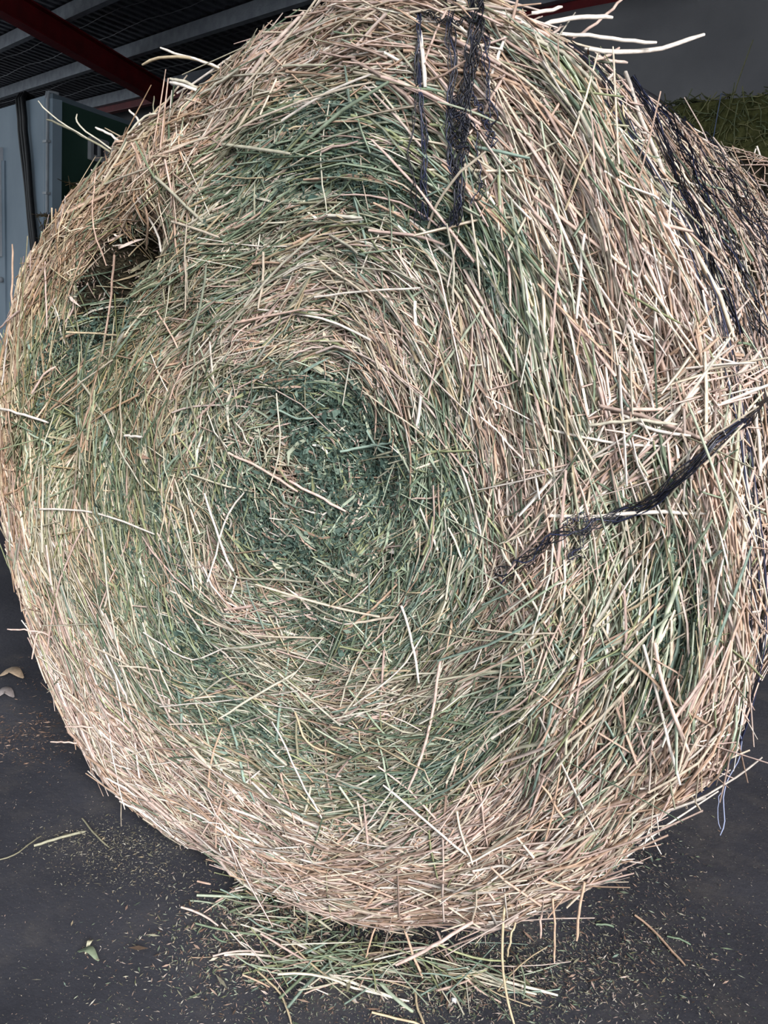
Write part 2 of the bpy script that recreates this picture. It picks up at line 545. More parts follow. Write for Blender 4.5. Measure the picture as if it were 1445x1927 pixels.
# photo pixel -> (s, theta) on the bale, by nearest visible surface point
gs, gt = np.meshgrid(np.linspace(.01, 2.5, 420), np.linspace(-np.pi, np.pi, 720, endpoint=False), indexing='ij')
gP, gN = bale_pt(gs, gt)
def _vis():
    px = project(gP)
    f = ((gP - CAM) * gN).sum(-1) < 0
    px[~f] = 1e6
    return px
gpx = _vis()
def px2st(x, y):
    d = (gpx[..., 0] - x) ** 2 + (gpx[..., 1] - y) ** 2
    i = np.unravel_index(np.argmin(d), d.shape)
    return gs[i], gt[i], gP[i]
def add_relief(x, y, la, lb, h, ang=None):
    """bump (h>0) or hollow at a photo position; la along the winding, lb across, in metres"""
    s, th, P = px2st(x, y)
    a = th + np.pi / 2 if ang is None else ang
    tx = np.array([math.cos(a), 0, math.sin(a)])
    rx = np.array([-math.sin(a), 0, math.cos(a)])
    RELIEF.append((P, tx, rx, la, lb, h))
for a in ((207, 515, .10, .04, -.16), (183, 600, .08, .04, -.14), (110, 730, .12, .05, -.05), (125, 850, .08, .04, -.045),
          (300, 350, .09, .05, .03), (240, 285, .06, .03, .012), (290, 455, .05, .04, -.03),
          (690, 885, .09, .045, -.03), (610, 850, .12, .07, -.02), (470, 930, .1, .04, .012), (1185, 1010, .09, .04, -.035), (1235, 680, .05, .03, -.035),
          (1270, 1130, .12, .05, -.03), (570, 1390, .06, .04, -.03), (890, 1290, .06, .03, -.02), (1040, 1060, .1, .05, .02), (1130, 230, .1, .04, -.02),
          (760, 340, .2, .04, .02), (560, 690, .2, .04, .015), (700, 1600, .4, .07, .02), (1320, 1300, .2, .06, .012), (430, 1130, .15, .04, .015)):
    add_relief(*a)
gP, gN = bale_pt(gs, gt)
gpx = _vis()

# ---- colour zones of the hay (leafy green / bleached straw), by place on the bale
PATCH = []
def patch(x, y, la, lb, g):
    s, th, P = px2st(x, y)
    a = th + np.pi / 2
    PATCH.append((P, np.array([math.cos(a), 0, math.sin(a)]), np.array([math.cos(th), 0, math.sin(th)]), la, lb, g))
for a in (
    # green: centre, upper arc, left pocket, right patch, lower arcs
    (640, 830, .16, .09, 1.5), (700, 880, .1, .05, 1.2), (560, 1020, .12, .07, 1.1), (470, 950, .1, .06, .8), (600, 770, .14, .05, .8),
    (650, 210, .20, .035, 1.3), (760, 200, .12, .03, 1.1), (560, 300, .2, .04, 1.0), (680, 330, .16, .05, .9), (800, 420, .14, .04, 1.1), (470, 400, .16, .05, .9),
    (920, 500, .14, .035, 1.1), (1030, 690, .14, .04, 1.1), (940, 470, .1, .04, .8), (1090, 170, .07, .025, 1.2), (1160, 250, .09, .03, 1.4), (1190, 290, .06, .02, 1.0),
    (120, 680, .10, .06, 2.2), (160, 740, .1, .04, 1.5), (100, 850, .1, .05, 1.7), (200, 620, .1, .03, 1.0), (250, 560, .12, .04, .9),
    (270, 720, .12, .025, .7), (230, 950, .16, .03, .7), (340, 1060, .14, .05, 1.2), (390, 1220, .12, .04, 1.4), (310, 1170, .12, .03, .8), (250, 1080, .12, .03, .7),
    (480, 1380, .12, .035, 1.2), (380, 1350, .08, .03, .8), (780, 1470, .14, .025, 1.4), (880, 1430, .12, .03, 1.2), (990, 1260, .1, .04, 1.4), (930, 1320, .08, .03, 1.2),
    (600, 1390, .1, .03, 1.0), (1270, 1130, .14, .05, 3.0), (1285, 1210, .1, .045, 2.0), (1120, 1060, .1, .04, .8), (1160, 500, .12, .03, .7), (1110, 480, .1, .02, .8),
    (880, 950, .12, .03, .9), (830, 800, .1, .03, .8), (740, 1130, .15, .04, .6), (1060, 1400, .1, .03, .9), (1160, 1380, .08, .03, .8), (500, 80, .1, .03, .7),
    (390, 110, .06, .03, .9), (760, 1240, .14, .03, .5), (350, 780, .1, .025, .6), (1110, 830, .1, .02, .5), (1370, 900, .1, .02, -.3), (620, 1170, .12, .03, .8),
    # straw
    (560, 665, .2, .03, -1.0), (760, 715, .18, .03, -1.1), (700, 640, .16, .03, -.7), (880, 660, .12, .025, -.6), (940, 900, .22, .035, -1.3), (960, 750, .14, .03, -.8),
    (430, 640, .14, .03, -1.0), (330, 660, .1, .03, -.8), (540, 905, .1, .02, -1.6), (420, 1080, .1, .035, -1.3), (460, 1150, .1, .03, -.9), (470, 830, .06, .05, -.6),
    (320, 1290, .2, .03, -.6), (650, 1300, .16, .025, -.6), (850, 1180, .12, .03, -.5), (1000, 1150, .16, .05, -.9), (1060, 900, .2, .04, -.9), (1080, 620, .14, .04, -.9),
    (1050, 360, .2, .06, -1.0), (980, 300, .14, .04, -.9), (1230, 560, .2, .06, -1.0), (1300, 760, .2, .05, -1.0), (700, 120, .25, .03, -1.3), (820, 290, .1, .03, -.5),
    (380, 260, .2, .05, -.9), (270, 400, .14, .06, -1.0), (150, 480, .14, .05, -.9), (60, 640, .12, .03, -1.0), (40, 900, .2, .03, -1.0), (230, 850, .2, .03, -.4),
    (640, 480, .2, .03, -.5), (720, 540, .2, .03, -.5), (900, 1560, .25, .06, -.8), (1180, 1250, .12, .04, -.6)):
    patch(*a)
def green(s, th, P):
    g = .10 + .42 * wave(s * 26, th * 1.6, 1.0, 2) + .25 * wave(P[..., 0] * 22, P[..., 2] * 22, 1.0, 17)
    deg = np.degrees(th)
    low = np.exp(-((deg + 85) / 62) ** 2)
    g = g - 1.9 * low * np.clip((s - .70) / .10, 0, 1)
    g = g - .9 * np.clip((s - .86) / .07, 0, 1)
    right = np.exp(-((deg - 25) / 40) ** 2)
    g = g - .5 * right * np.clip((s - .5) / .15, 0, 1)
    g = g + .35 * np.exp(-(s / .3) ** 2)
    for (c, tx, rx, a, b, v) in PATCH:
        dv = P - c
        w = np.exp(-((dv @ tx) / a) ** 2 - ((dv @ rx) / b) ** 2)
        g = g + v * w * (np.abs(dv[..., 1]) < .25)
    return g - 1.2 * np.clip((s - 1.03) / .05, 0, 1)

STRAW = lin([(228, 208, 196), (214, 188, 174), (246, 236, 224), (196, 168, 150), (224, 196, 184), (200, 170, 146), (232, 216, 194), (218, 204, 182)])
OLIVE = lin([(192, 188, 166), (170, 168, 144), (212, 206, 186), (150, 146, 122), (202, 184, 152), (224, 218, 202)])
GREEN = lin([(148, 162, 138), (128, 144, 118), (172, 184, 162), (108, 126, 104), (156, 162, 122), (140, 160, 146), (186, 194, 170)])
LEAF = lin([(74, 94, 84), (60, 80, 72), (98, 118, 106), (84, 104, 94), (112, 128, 114), (66, 82, 70)])
BROWN = lin([(168, 138, 120), (134, 108, 94), (192, 162, 144), (112, 94, 80), (202, 176, 158)])
def stalk_cols(g, N):
    r = rng.random(N) + rng.normal(0, .1, N)
    pg = 1 / (1 + np.exp(-2.6 * (g - .25)))
    po = .50 * np.exp(-((g - .1) / .8) ** 2)
    k = np.where(r < pg * .8, 2, np.where(r < pg * .8 + po, 1, 0))
    c = STRAW[rng.integers(0, len(STRAW), N)]
    c = np.where((k == 1)[:, None], OLIVE[rng.integers(0, len(OLIVE), N)], c)
    c = np.where((k == 2)[:, None], GREEN[rng.integers(0, len(GREEN), N)], c)
    return c * rng.uniform(.48, 1.12, (N, 1))

def paths(s, th, alpha, L, k, off, lift, straight, wob):
    """walk k points along the winding from (s,th); alpha = angle off the winding"""
    N = len(s)
    S = np.empty((N, k)); T = np.empty((N, k))
    c, t_ = s.copy(), th.copy()
    step = L / (k - 1)
    a = alpha.copy()
    for i in range(k):
        S[:, i] = c; T[:, i] = t_
        c = np.abs(c + step * np.sin(a) / RB)
        t_ = t_ + step * np.cos(a) / (np.maximum(c, .07) * .8)
        a = a + rng.normal(0, 1, N) * wob
    lf = np.linspace(-1, 1, k)[None, :]
    O = off[:, None] + lift[:, None] * np.maximum(lf, 0) ** 2
    P, n = bale_pt(S, T, O)
    if straight is not None:
        d0 = P[:, 1] - P[:, 0]
        d0 /= np.linalg.norm(d0, axis=1, keepdims=True) + 1e-9
        Q = P[:, :1] + d0[:, None, :] * (step[:, None] * np.arange(k)[None])[..., None]
        w = straight[:, None, None]
        P = P * (1 - w) + Q * w
        P[..., 2] = np.maximum(P[..., 2], .004)
    return P
def sample(N, smin, smax):
    s = np.sqrt(rng.uniform(smin ** 2, smax ** 2, N))
    return s, rng.uniform(-np.pi, np.pi, N)

# places where the stalks lie at an angle of their own: a photo segment gives the direction
LAY = []
def lay(x0, y0, x1, y1, la, lb, w=1.0):
    A_, B_ = hit_plane(x0, y0, YN, -.03), hit_plane(x1, y1, YN, -.03)
    d_ = B_ - A_
    ph = math.atan2(d_[2], d_[0])
    LAY.append(((A_ + B_) / 2, np.array([math.cos(ph), 0, math.sin(ph)]), np.array([-math.sin(ph), 0, math.cos(ph)]), la, lb, ph, w))
for a in ((430, 850, 650, 962, .13, .035), (450, 900, 540, 1040, .10, .06), (600, 980, 680, 1090, .07, .05), (690, 1060, 770, 960, .08, .05), (630, 855, 720, 835, .08, .03),
          (400, 740, 425, 840, .06, .04), (560, 780, 640, 830, .07, .04), (1010, 1050, 1200, 890, .12, .06), (960, 1070, 1000, 1150, .07, .05), (300, 300, 310, 430, .10, .06),
          (160, 640, 240, 520, .1, .05), (70, 760, 130, 680, .08, .06), (60, 880, 130, 810, .06, .05), (555, 1340, 600, 1420, .05, .04), (1240, 1260, 1300, 1070, .12, .05),
          (1180, 780, 1330, 700, .07, .05), (830, 1300, 930, 1240, .1, .05), (1010, 620, 1050, 740, .1, .04), (480, 720, 600, 690, .1, .04), (230, 260, 290, 250, .06, .04),
          (700, 900, 780, 880, .07, .04), (240, 480, 300, 400, .06, .04), (1120, 1240, 1190, 1180, .08, .05), (360, 1120, 470, 1230, .1, .05)):
    lay(*a)
def lay_angle(P, th, a):
    """bend the angle off the winding towards local directions, and drift it in broad bundles"""
    a = a + .20 * wave(P[..., 0] * 16, P[..., 2] * 16, 1.0, 23) + .16 * wave(P[..., 0] * 45, P[..., 2] * 45, 1.0, 29)
    for (c, tx, rx, la, lb, ph, w) in LAY:
        dv = P - c
        k_ = w * np.exp(-((dv @ tx) / la) ** 4 - ((dv @ rx) / lb) ** 4) * (np.abs(dv[..., 1]) < .25)
        tgt = th + np.pi / 2 - ph
        tgt = (tgt + np.pi / 2) % np.pi - np.pi / 2
        a = np.where(rng.random(a.shape) < k_ * .85, tgt + rng.normal(0, .22, a.shape), a)
    return a
HOLES = []
for x, y, r_, k_ in ((208, 510, .04, .97), (195, 560, .045, .97), (180, 615, .035, .95), (225, 465, .03, .9), (300, 425, .03, .8), (280, 460, .02, .8), (695, 888, .035, .7), (1235, 680, .018, .8),
                     (1190, 1000, .03, .6), (130, 860, .03, .7), (120, 760, .04, .5), (140, 800, .03, .6), (900, 1285, .02, .6), (1265, 1120, .05, .6), (1290, 1190, .04, .55),
                     (640, 820, .05, .35), (590, 1400, .03, .4), (1170, 270, .03, .5)):
    HOLES.append((px2st(x, y)[2], r_, k_))
def thin_out(P, g, leafy=True):
    k_ = np.clip((g - .9) * .45, 0, .72) if leafy else g * 0
    for c, r_, w in HOLES:
        k_ = np.maximum(k_, w * np.exp(-(((P - c) ** 2).sum(-1) / r_ ** 2) ** 2))
    return rng.random(len(P)) > k_

def open_holes(P):
    """only a few stalks bridge the open hollows"""
    m = np.ones(len(P), bool)
    for c, r_, w in HOLES:
        if w > .75:
            d_ = (((P - c)[..., [0, 2]]) ** 2).sum(-1).min(1)
            m &= ~((d_ < (r_ * .8) ** 2) & (rng.random(len(P)) < w - .06))
    return m

# ------------------------------------------------------------------ the round bale: object
bale = empty('round_hay_bale', (0, 0.6, 0))
tag(bale, 'big round hay bale seen end-on, wound green and straw stalks, filling the picture', 'hay bale', 'round hay bales')
B0 = np.array([0, .6, 0])
def bale_part(name, V, Fq, C, mat, kind=None, label=None, smooth=True, parent=None):
    o_ = link(name, mesh_np(name, V - B0, Fq, C, smooth), mat, parent or bale)
    if kind: o_['kind'] = kind
    if label: o_['label'] = label
    return o_
# packed core
ns, ntt = 150, 300
sg = np.concatenate([np.linspace(.004, 1 + CR, 110), np.linspace(1 + CR, 1 + BALE_L / RB, 40)[1:]])
cs, ct = np.meshgrid(sg, np.linspace(-np.pi, np.pi, ntt, endpoint=False), indexing='ij')
cP, _ = bale_pt(cs, ct, -.012)
na = len(sg)
idx = np.arange(na * ntt).reshape(na, ntt)
Fq = np.stack([idx[:-1], np.roll(idx[:-1], -1, 1), np.roll(idx[1:], -1, 1), idx[1:]], -1).reshape(-1, 4)
Vc = cP.reshape(-1, 3)
bc = Vc[idx[-1]].mean(0)
# close the back with a fan of quads
Vc = np.concatenate([Vc, bc[None]])
back = np.array([(idx[-1, j], idx[-1, (j + 1) % ntt], idx[-1, (j + 2) % ntt], len(Vc) - 1) for j in range(0, ntt, 2)])
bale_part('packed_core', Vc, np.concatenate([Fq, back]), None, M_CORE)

k = 4
def stalk_set(N, smin, smax, Lr, rad, sig, offr, thmask=None, big=.12):
    s, th = sample(N, smin, smax)
    if thmask is not None:
        m = thmask(s, th); s, th = s[m], th[m]; N = len(s)
    P0 = bale_raw(s, th)
    g = green(s, th, P0)
    m = thin_out(P0, g)
    s, th, P0, g = s[m], th[m], P0[m], g[m]; N = len(s)
    a = rng.normal(0, sig, N)
    wild = rng.random(N) < big
    a = np.where(wild, rng.normal(0, .9, N), a)
    a = np.where(s < .16, rng.uniform(-3.1, 3.1, N), np.where(s < .38, a * 2.2, a))
    a = lay_angle(P0, th, a)
    a = a + np.where(rng.random(N) < .5, 0, np.pi)
    L = np.exp(rng.normal(np.log(Lr), .45, N)) * np.where(s < .3, .75, 1.0)
    L = np.clip(L, .02, .3)
    off = rng.uniform(*offr, N)
    lift = np.where(rng.random(N) < .15, rng.uniform(0, .018, N), 0)
    st = np.where(rng.random(N) < .3, rng.uniform(.3, 1, N), .1)
    P = paths(s, th, a, L, k, off, lift, st, .06)
    P = P + rng.normal(0, .0009, P.shape)
    R = np.exp(rng.normal(np.log(rad), .28, N))
    m = open_holes(P)
    # warmer light on the upper left, painted into the stalk colours as a tan tint
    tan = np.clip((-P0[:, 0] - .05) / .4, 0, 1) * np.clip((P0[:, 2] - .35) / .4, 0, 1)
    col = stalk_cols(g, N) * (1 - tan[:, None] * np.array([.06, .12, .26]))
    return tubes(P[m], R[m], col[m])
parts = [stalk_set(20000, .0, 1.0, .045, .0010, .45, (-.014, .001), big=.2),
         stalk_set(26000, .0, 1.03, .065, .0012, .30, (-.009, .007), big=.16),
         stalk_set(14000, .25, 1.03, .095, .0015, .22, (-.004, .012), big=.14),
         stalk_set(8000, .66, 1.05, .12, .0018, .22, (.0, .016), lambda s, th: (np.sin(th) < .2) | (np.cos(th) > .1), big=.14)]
V, Fq, C = cat(parts)
bale_part('hay_stalks', V, Fq, C, M_STALK, 'stuff', 'wound hay stalks packed over the bale end')
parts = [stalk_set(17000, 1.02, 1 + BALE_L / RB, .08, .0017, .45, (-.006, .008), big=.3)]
V, Fq, C = cat(parts)
bale_part('side_stalks', V, Fq, C, M_STALK, 'stuff', 'pale straw over the round side of the bale')

# flat blades
def blade_set(N, smin, smax):
    s, th = sample(N, smin, smax)
    P0 = bale_raw(s, th); g = green(s, th, P0)
    keep = (rng.random(N) < np.clip(.35 + .4 * g, .12, 1)) & thin_out(P0, g)
    s, th, g = s[keep], th[keep], g[keep]; N = len(s)
    a = rng.normal(0, .35, N) + np.where(rng.random(N) < .5, 0, np.pi)
    L = np.exp(rng.normal(np.log(.055), .4, N))
    P = paths(s, th, a, L, 4, rng.uniform(-.006, .009, N), np.where(rng.random(N) < .2, .015, 0), None, .15)
    return ribbons(P, np.exp(rng.normal(np.log(.0017), .3, N)), stalk_cols(g + .3, N), rng.uniform(0, 3.14, N))
V, Fq, C = blade_set(26000, 0, 1.03)
bale_part('grass_blades', V, Fq, C, M_LEAF, 'stuff', 'flat green grass blades between the stalks')

# chopped chaff and alfalfa leaf: small folded flakes lying every way
def flakes(s, th, size, asp, off, col, tilt=1.0):
    N = len(s)
    P, n = bale_pt(s, th, off)
    t = rng.normal(size=(N, 3))
    t -= n * (t * n).sum(1, keepdims=True) * rng.uniform(.2, 1.0, (N, 1)) * tilt
    t /= np.linalg.norm(t, axis=1, keepdims=True)
    q = np.cross(n, t); q /= np.linalg.norm(q, axis=1, keepdims=True) + 1e-9
    q = q + n * rng.normal(0, .4, (N, 1))
    L = size[:, None]; W = size[:, None] * asp[:, None]
    b0 = P - t * L; b1 = P + q * W + n * L * .25; b2 = P + t * L; b3 = P - q * W + n * L * .2
    V = np.stack([b0, b1, b2, b3], 1).reshape(-1, 3)
    V[:, 2] = np.maximum(V[:, 2], .003)
    Fq = np.arange(N * 4).reshape(N, 4)
    return V, Fq, np.repeat(col, 4, 0)
def chaff(N, smin, smax):
    s, th = sample(N, smin, smax)
    P0 = bale_raw(s, th); g = green(s, th, P0)
    m = thin_out(P0, g, False)
    s, th, g = s[m], th[m], g[m]; N = len(s)
    pg = 1 / (1 + np.exp(-2.2 * (g - .2)))
    isg = rng.random(N) < pg
    c = np.where(isg[:, None], np.concatenate([GREEN, LEAF, OLIVE * .8])[rng.integers(0, len(GREEN) + len(LEAF) + len(OLIVE), N)],
                 np.concatenate([BROWN, STRAW])[rng.integers(0, len(BROWN) + len(STRAW), N)])
    c = c * rng.uniform(.32, .95, (N, 1))
    return flakes(s, th, np.exp(rng.normal(np.log(.0042), .45, N)), rng.uniform(.12, .32, N), rng.uniform(-.011, .006, N), c)
V, Fq, C = chaff(115000, 0, 1.04)
bale_part('chaff', V, Fq, C, M_LEAF, 'stuff', 'short chopped chaff filling the gaps between stalks')
V, Fq, C = chaff(45000, 1.03, 1 + BALE_L / RB)
bale_part('side_chaff', V, Fq, C, M_LEAF, 'stuff', 'chopped chaff on the round side')
def leaves(N):
    s, th = sample(N, 0, 1.0)
    g = green(s, th, bale_raw(s, th))
    keep = (rng.random(N) < np.clip((g - .35) * .8, 0, 1)) & (thin_out(bale_raw(s, th), g, False) | (rng.random(N) < .35))
    s, th = s[keep], th[keep]; N = len(s)
    c = LEAF[rng.integers(0, len(LEAF), N)] * rng.uniform(.7, 1.15, (N, 1))
    return flakes(s, th, np.exp(rng.normal(np.log(.0038), .4, N)), rng.uniform(.2, .5, N), rng.uniform(-.008, .010, N), c)
V, Fq, C = leaves(330000)
bale_part('leaf_clumps', V, Fq, C, M_LEAF, 'stuff', 'crumpled dark green leaf in clumps')

# ---- loose stalks on top: each an object of its own
def on_bale(x, y, off=.012):
    s, th, _ = px2st(x, y)
    P, n = bale_pt(np.array([s]), np.array([th]), np.array([off]))
    # slide along the view ray so that the point stays on its pixel
    d = ray(x, y); Pq = P[0]
    t = np.dot(Pq - CAM, n[0]) / np.dot(d, n[0])
    if 0 < t < 6 and np.linalg.norm(CAM + d * t - Pq) < .03: Pq = CAM + d * t
    return Pq
def smooth_line(pts, m):
    pts = np.array(pts, float)
    t = np.concatenate([[0], np.cumsum(np.linalg.norm(np.diff(pts, axis=0), axis=1))])
    u = np.linspace(0, t[-1], m)
    out = np.stack([np.interp(u, t, pts[:, i]) for i in range(3)], 1)
    for _ in range(2):
        out[1:-1] = .25 * out[:-2] + .5 * out[1:-1] + .25 * out[2:]
    return out
def single(name, pts, rad, col, mat=M_STALK, m=9, sides=5, root=None, base=B0, jit=.0006):
    P = smooth_line(pts, m)
    P[1:-1] += rng.normal(0, jit, P[1:-1].shape)
    V, Fq, C = tubes(P[None], np.array([rad]), np.array(col)[None], sides, .7)
    caps = []
    return link(name, mesh_np(name, V - base, Fq, C), mat, root or bale)
ST, OL, GR = STRAW[2] * .8, OLIVE[2] * .85, GREEN[2]
# polyline in the photo, radius, colour
LOOSE = [
    ([(1030, 970), (1120, 975), (1180, 965), (1260, 962), (1330, 966)], .0030, ST),
    ([(90, 955), (150, 958), (220, 975), (290, 1005)], .0022, ST),
    ([(0, 765), (45, 780), (90, 795)], .0030, ST), ([(1278, 1085), (1262, 1140), (1235, 1210)], .0032, GREEN[6]),
    ([(1232, 1210), (1240, 1270), (1270, 1350), (1296, 1415)], .0030, STRAW[1]), ([(1298, 1080), (1340, 1050), (1358, 1035)], .0022, GREEN[5]),
    ([(755, 1140), (775, 1200), (788, 1285)], .0022, ST), ([(930, 1350), (1010, 1310), (1020, 1240), (1055, 1170)], .0016, STRAW[1]),
    ([(690, 1300), (760, 1270), (830, 1265)], .0016, OL), ([(620, 190), (600, 300), (615, 400)], .0012, OL),
    ([(1170, 780), (1240, 815), (1300, 820)], .0022, ST), ([(1180, 770), (1280, 775), (1400, 690)], .0026, STRAW[1]),
    ([(1245, 800), (1330, 720), (1370, 600)], .0024, ST), ([(1140, 690), (1150, 760), (1120, 840)], .0018, ST),
    ([(1110, 800), (1190, 790), (1280, 800)], .0022, OL), ([(1180, 610), (1205, 680), (1230, 770)], .0020, ST),
    ([(980, 790), (1070, 820), (1200, 840), (1260, 840)], .0020, ST), ([(1100, 440), (1090, 540), (1085, 600)], .0024, ST),
    ([(1165, 150), (1190, 240), (1225, 320), (1250, 400)], .0034, ST), ([(1090, 210), (1150, 330), (1160, 235)], .0026, OL),
    ([(1140, 155), (1090, 220), (1110, 260)], .0022, ST), ([(1080, 150), (1050, 200), (1030, 230)], .0020, STRAW[3]),
    ([(1400, 740), (1330, 780), (1270, 830)], .0028, STRAW[1]), ([(1440, 690), (1380, 730), (1340, 745)], .0028, STRAW[4]),
    ([(1390, 770), (1405, 850), (1400, 900)], .0030, ST), ([(1150, 920), (1240, 880), (1330, 830)], .0026, STRAW[4]),
    ([(790, 60), (797, 110), (800, 165)], .0034, ST), ([(840, 20), (815, 70), (795, 130)], .0018, STRAW[1]), ([(950, 70), (935, 110), (920, 160)], .0026, ST),
    ([(520, 740), (530, 850), (505, 920)], .0014, OL), ([(350, 1330), (420, 1270), (480, 1260), (520, 1290)], .0018, OL),
    ([(560, 1420), (555, 1340), (600, 1390)], .0022, OLIVE[3]), ([(565, 1640), (570, 1540), (585, 1480)], .0026, OL), ([(555, 1340), (575, 1400), (630, 1420)], .002, OLIVE[4]),
    ([(430, 1710), (450, 1620), (452, 1545)], .0018, OLIVE[3]), ([(622, 1750), (610, 1640), (640, 1600)], .0018, OLIVE[3]),
    ([(700, 1190), (660, 1260), (640, 1330)], .0016, OL), ([(270, 1190), (360, 1250), (420, 1220)], .0016, ST), ([(300, 1330), (420, 1320), (560, 1300)], .0014, ST),
    ([(160, 300), (170, 420), (200, 500)], .0016, STRAW[3]), ([(215, 480), (210, 560), (190, 680)], .0022, STRAW[3]), ([(295, 585), (330, 640), (348, 692)], .0018, STRAW[3]),
    ([(125, 625), (180, 628), (235, 632)], .002, OLIVE[4]), ([(45, 835), (70, 860), (60, 885)], .0024, GREEN[6]), ([(55, 815), (105, 840), (70, 870)], .0024, GREEN[2]),
    ([(60, 740), (85, 700), (105, 690)], .0022, STRAW[1]), ([(235, 820), (268, 822)], .0026, ST), ([(1145, 620), (1230, 650), (1235, 560)], .0016, ST),
    ([(330, 250), (300, 330), (320, 420)], .0018, STRAW[5]), ([(250, 330), (280, 400), (275, 470)], .002, STRAW[5]), ([(310, 300), (330, 380), (290, 440)], .002, STRAW[1]),
    ([(330, 540), (350, 470), (420, 400)], .002, OLIVE[4]), ([(545, 905), (600, 935), (650, 962)], .0024, STRAW[4]), ([(430, 852), (500, 885), (560, 925)], .0024, STRAW[1]),
    ([(520, 770), (560, 790), (600, 785)], .002, GREEN[5]), ([(640, 850), (690, 840), (730, 835)], .0022, GREEN[5]), ([(690, 810), (710, 845), (735, 860)], .002, GREEN[5]),
]
for pts, rad, col in LOOSE:
    offs = .013 + rng.uniform(0, .006)
    single('stalk', [on_bale(x, y, offs) for x, y in pts], rad, col)
# more loose stalks lying across the face
N = 150
s, th = sample(N, .25, 1.0)
a = rng.normal(0, .55, N) + np.where(rng.random(N) < .5, 0, np.pi)
L = np.exp(rng.normal(np.log(.15), .35, N))
P = paths(s, th, a, L, 7, rng.uniform(.012, .02, N), np.where(rng.random(N) < .4, rng.uniform(0, .03, N), 0), rng.uniform(.2, .9, N), .12)
g = green(s, th, bale_raw(s, th))
cc = np.concatenate([STRAW[[0, 2, 4, 6, 7]], STRAW[[2, 6]], OLIVE[[0, 2]], GREEN[[6]]])[rng.integers(0, 10, N)] * rng.uniform(.65, .95, (N, 1))
for i in range(N):
    single('stalk', P[i], float(np.exp(rng.normal(np.log(.0018), .2))), cc[i], m=8)
# stalks sticking out past the edge: base on the bale, tip on its own pixel at the depth of the edge
def stick(pts, rad, col, m=9):
    b0 = on_bale(*pts[0], .01)
    dep = np.dot(b0 - CAM, fw)
    out = [b0]
    for i, (x, y) in enumerate(pts[1:]):
        out.append(CAM + ray(x, y) * (dep + .02 * i))
    return single('stalk', out, rad, col, m=m)
for pts, rad, col in [
    ([(1090, 100), (1150, 106), (1180, 95), (1240, 96), (1265, 84), (1325, 65)], .0034, STRAW[2]), ([(1060, 60), (1110, 66), (1170, 76), (1235, 80)], .0027, STRAW[2]),
    ([(1020, 30), (1060, 34), (1110, 30), (1152, 33)], .0032, STRAW[2]), ([(1070, 85), (1110, 55), (1140, 28), (1172, -2)], .0022, STRAW[1]),
    ([(1000, 25), (1030, 20), (1057, 13)], .0026, STRAW[2]), ([(1120, 110), (1150, 115), (1180, 118)], .0026, STRAW[0]), ([(1110, 125), (1140, 108), (1165, 90)], .0024, STRAW[1]),
    ([(410, 130), (380, 112), (330, 105), (285, 107), (268, 122)], .0026, OLIVE[4]), ([(400, 118), (370, 110), (340, 105), (302, 90)], .0022, STRAW[2]),
    ([(370, 160), (345, 152), (320, 148)], .003, OLIVE[2]), ([(370, 170), (345, 160), (320, 155)], .003, STRAW[2]),
    ([(195, 285), (150, 250), (105, 232), (88, 225)], .0022, OLIVE[3]), ([(110, 234), (90, 215), (72, 190)], .0014, OLIVE[2]), ([(148, 248), (141, 232), (145, 215)], .0016, OLIVE[2]),
    ([(225, 265), (205, 252), (180, 240)], .0024, STRAW[2]), ([(270, 240), (260, 225), (243, 207)], .002, STRAW[2]), ([(290, 230), (288, 205), (290, 181)], .0012, OLIVE[3]),
    ([(24, 590), (22, 540), (24, 500), (23, 460)], .0022, STRAW[5]), ([(300, 215), (278, 212), (240, 252)], .002, OLIVE[2]),
    ([(110, 1210), (70, 1180), (60, 1240)], .002, STRAW[1]), ([(85, 1190), (50, 1186), (14, 1184)], .0018, STRAW[4]), ([(160, 1400), (125, 1397), (95, 1396)], .0018, STRAW[1]),
    ([(180, 1370), (150, 1367), (123, 1368)], .002, STRAW[1]), ([(260, 1500), (230, 1480), (200, 1464)], .002, STRAW[2]), ([(300, 1540), (262, 1525), (225, 1508)], .002, STRAW[2]),
    ([(1100, 1660), (1090, 1710), (1085, 1770)], .0022, STRAW[5]), ([(1040, 1690), (1045, 1740), (1043, 1810)], .0018, STRAW[5]),
    ([(950, 1700), (943, 1760), (945, 1830), (955, 1890), (970, 1935)], .0022, OLIVE[4]), ([(1020, 1680), (1018, 1720), (1017, 1765)], .002, STRAW[1]),
    ([(890, 1735), (840, 1765), (790, 1795), (745, 1816)], .003, STRAW[4]), ([(760, 1750), (775, 1790), (795, 1840)], .0024, STRAW[5]), ([(970, 1735), (960, 1770), (955, 1800)], .0018, OLIVE[4]),
    ([(710, 1740), (700, 1760), (688, 1802)], .0018, STRAW[5]), ([(1440, 1290), (1455, 1230), (1450, 1150)], .004, STRAW[0])]:
    stick(pts, rad, col)
# ragged fringe round the edge
N = 1500
s = rng.uniform(.93, 1.06, N); th = rng.uniform(-np.pi, np.pi, N)
a = rng.normal(.35, .45, N)
a = np.where(rng.random(N) < .5, a, np.pi - a)
P = paths(s, th, a, np.exp(rng.normal(np.log(.05), .4, N)), 4, rng.uniform(0, .01, N), np.zeros(N), np.ones(N), .02)
V, Fq, C = tubes(P, np.exp(rng.normal(np.log(.0013), .25, N)), stalk_cols(green(s, th, bale_raw(s, th)) - .2, N))
bale_part('ragged_fringe', V, Fq, C, M_STALK, 'stuff', 'short stalk ends poking out round the rim')

# ------------------------------------------------------------------ black net wrap
NETC = lin([(22, 23, 32), (30, 32, 46), (16, 16, 22), (44, 50, 78), (26, 28, 40)])
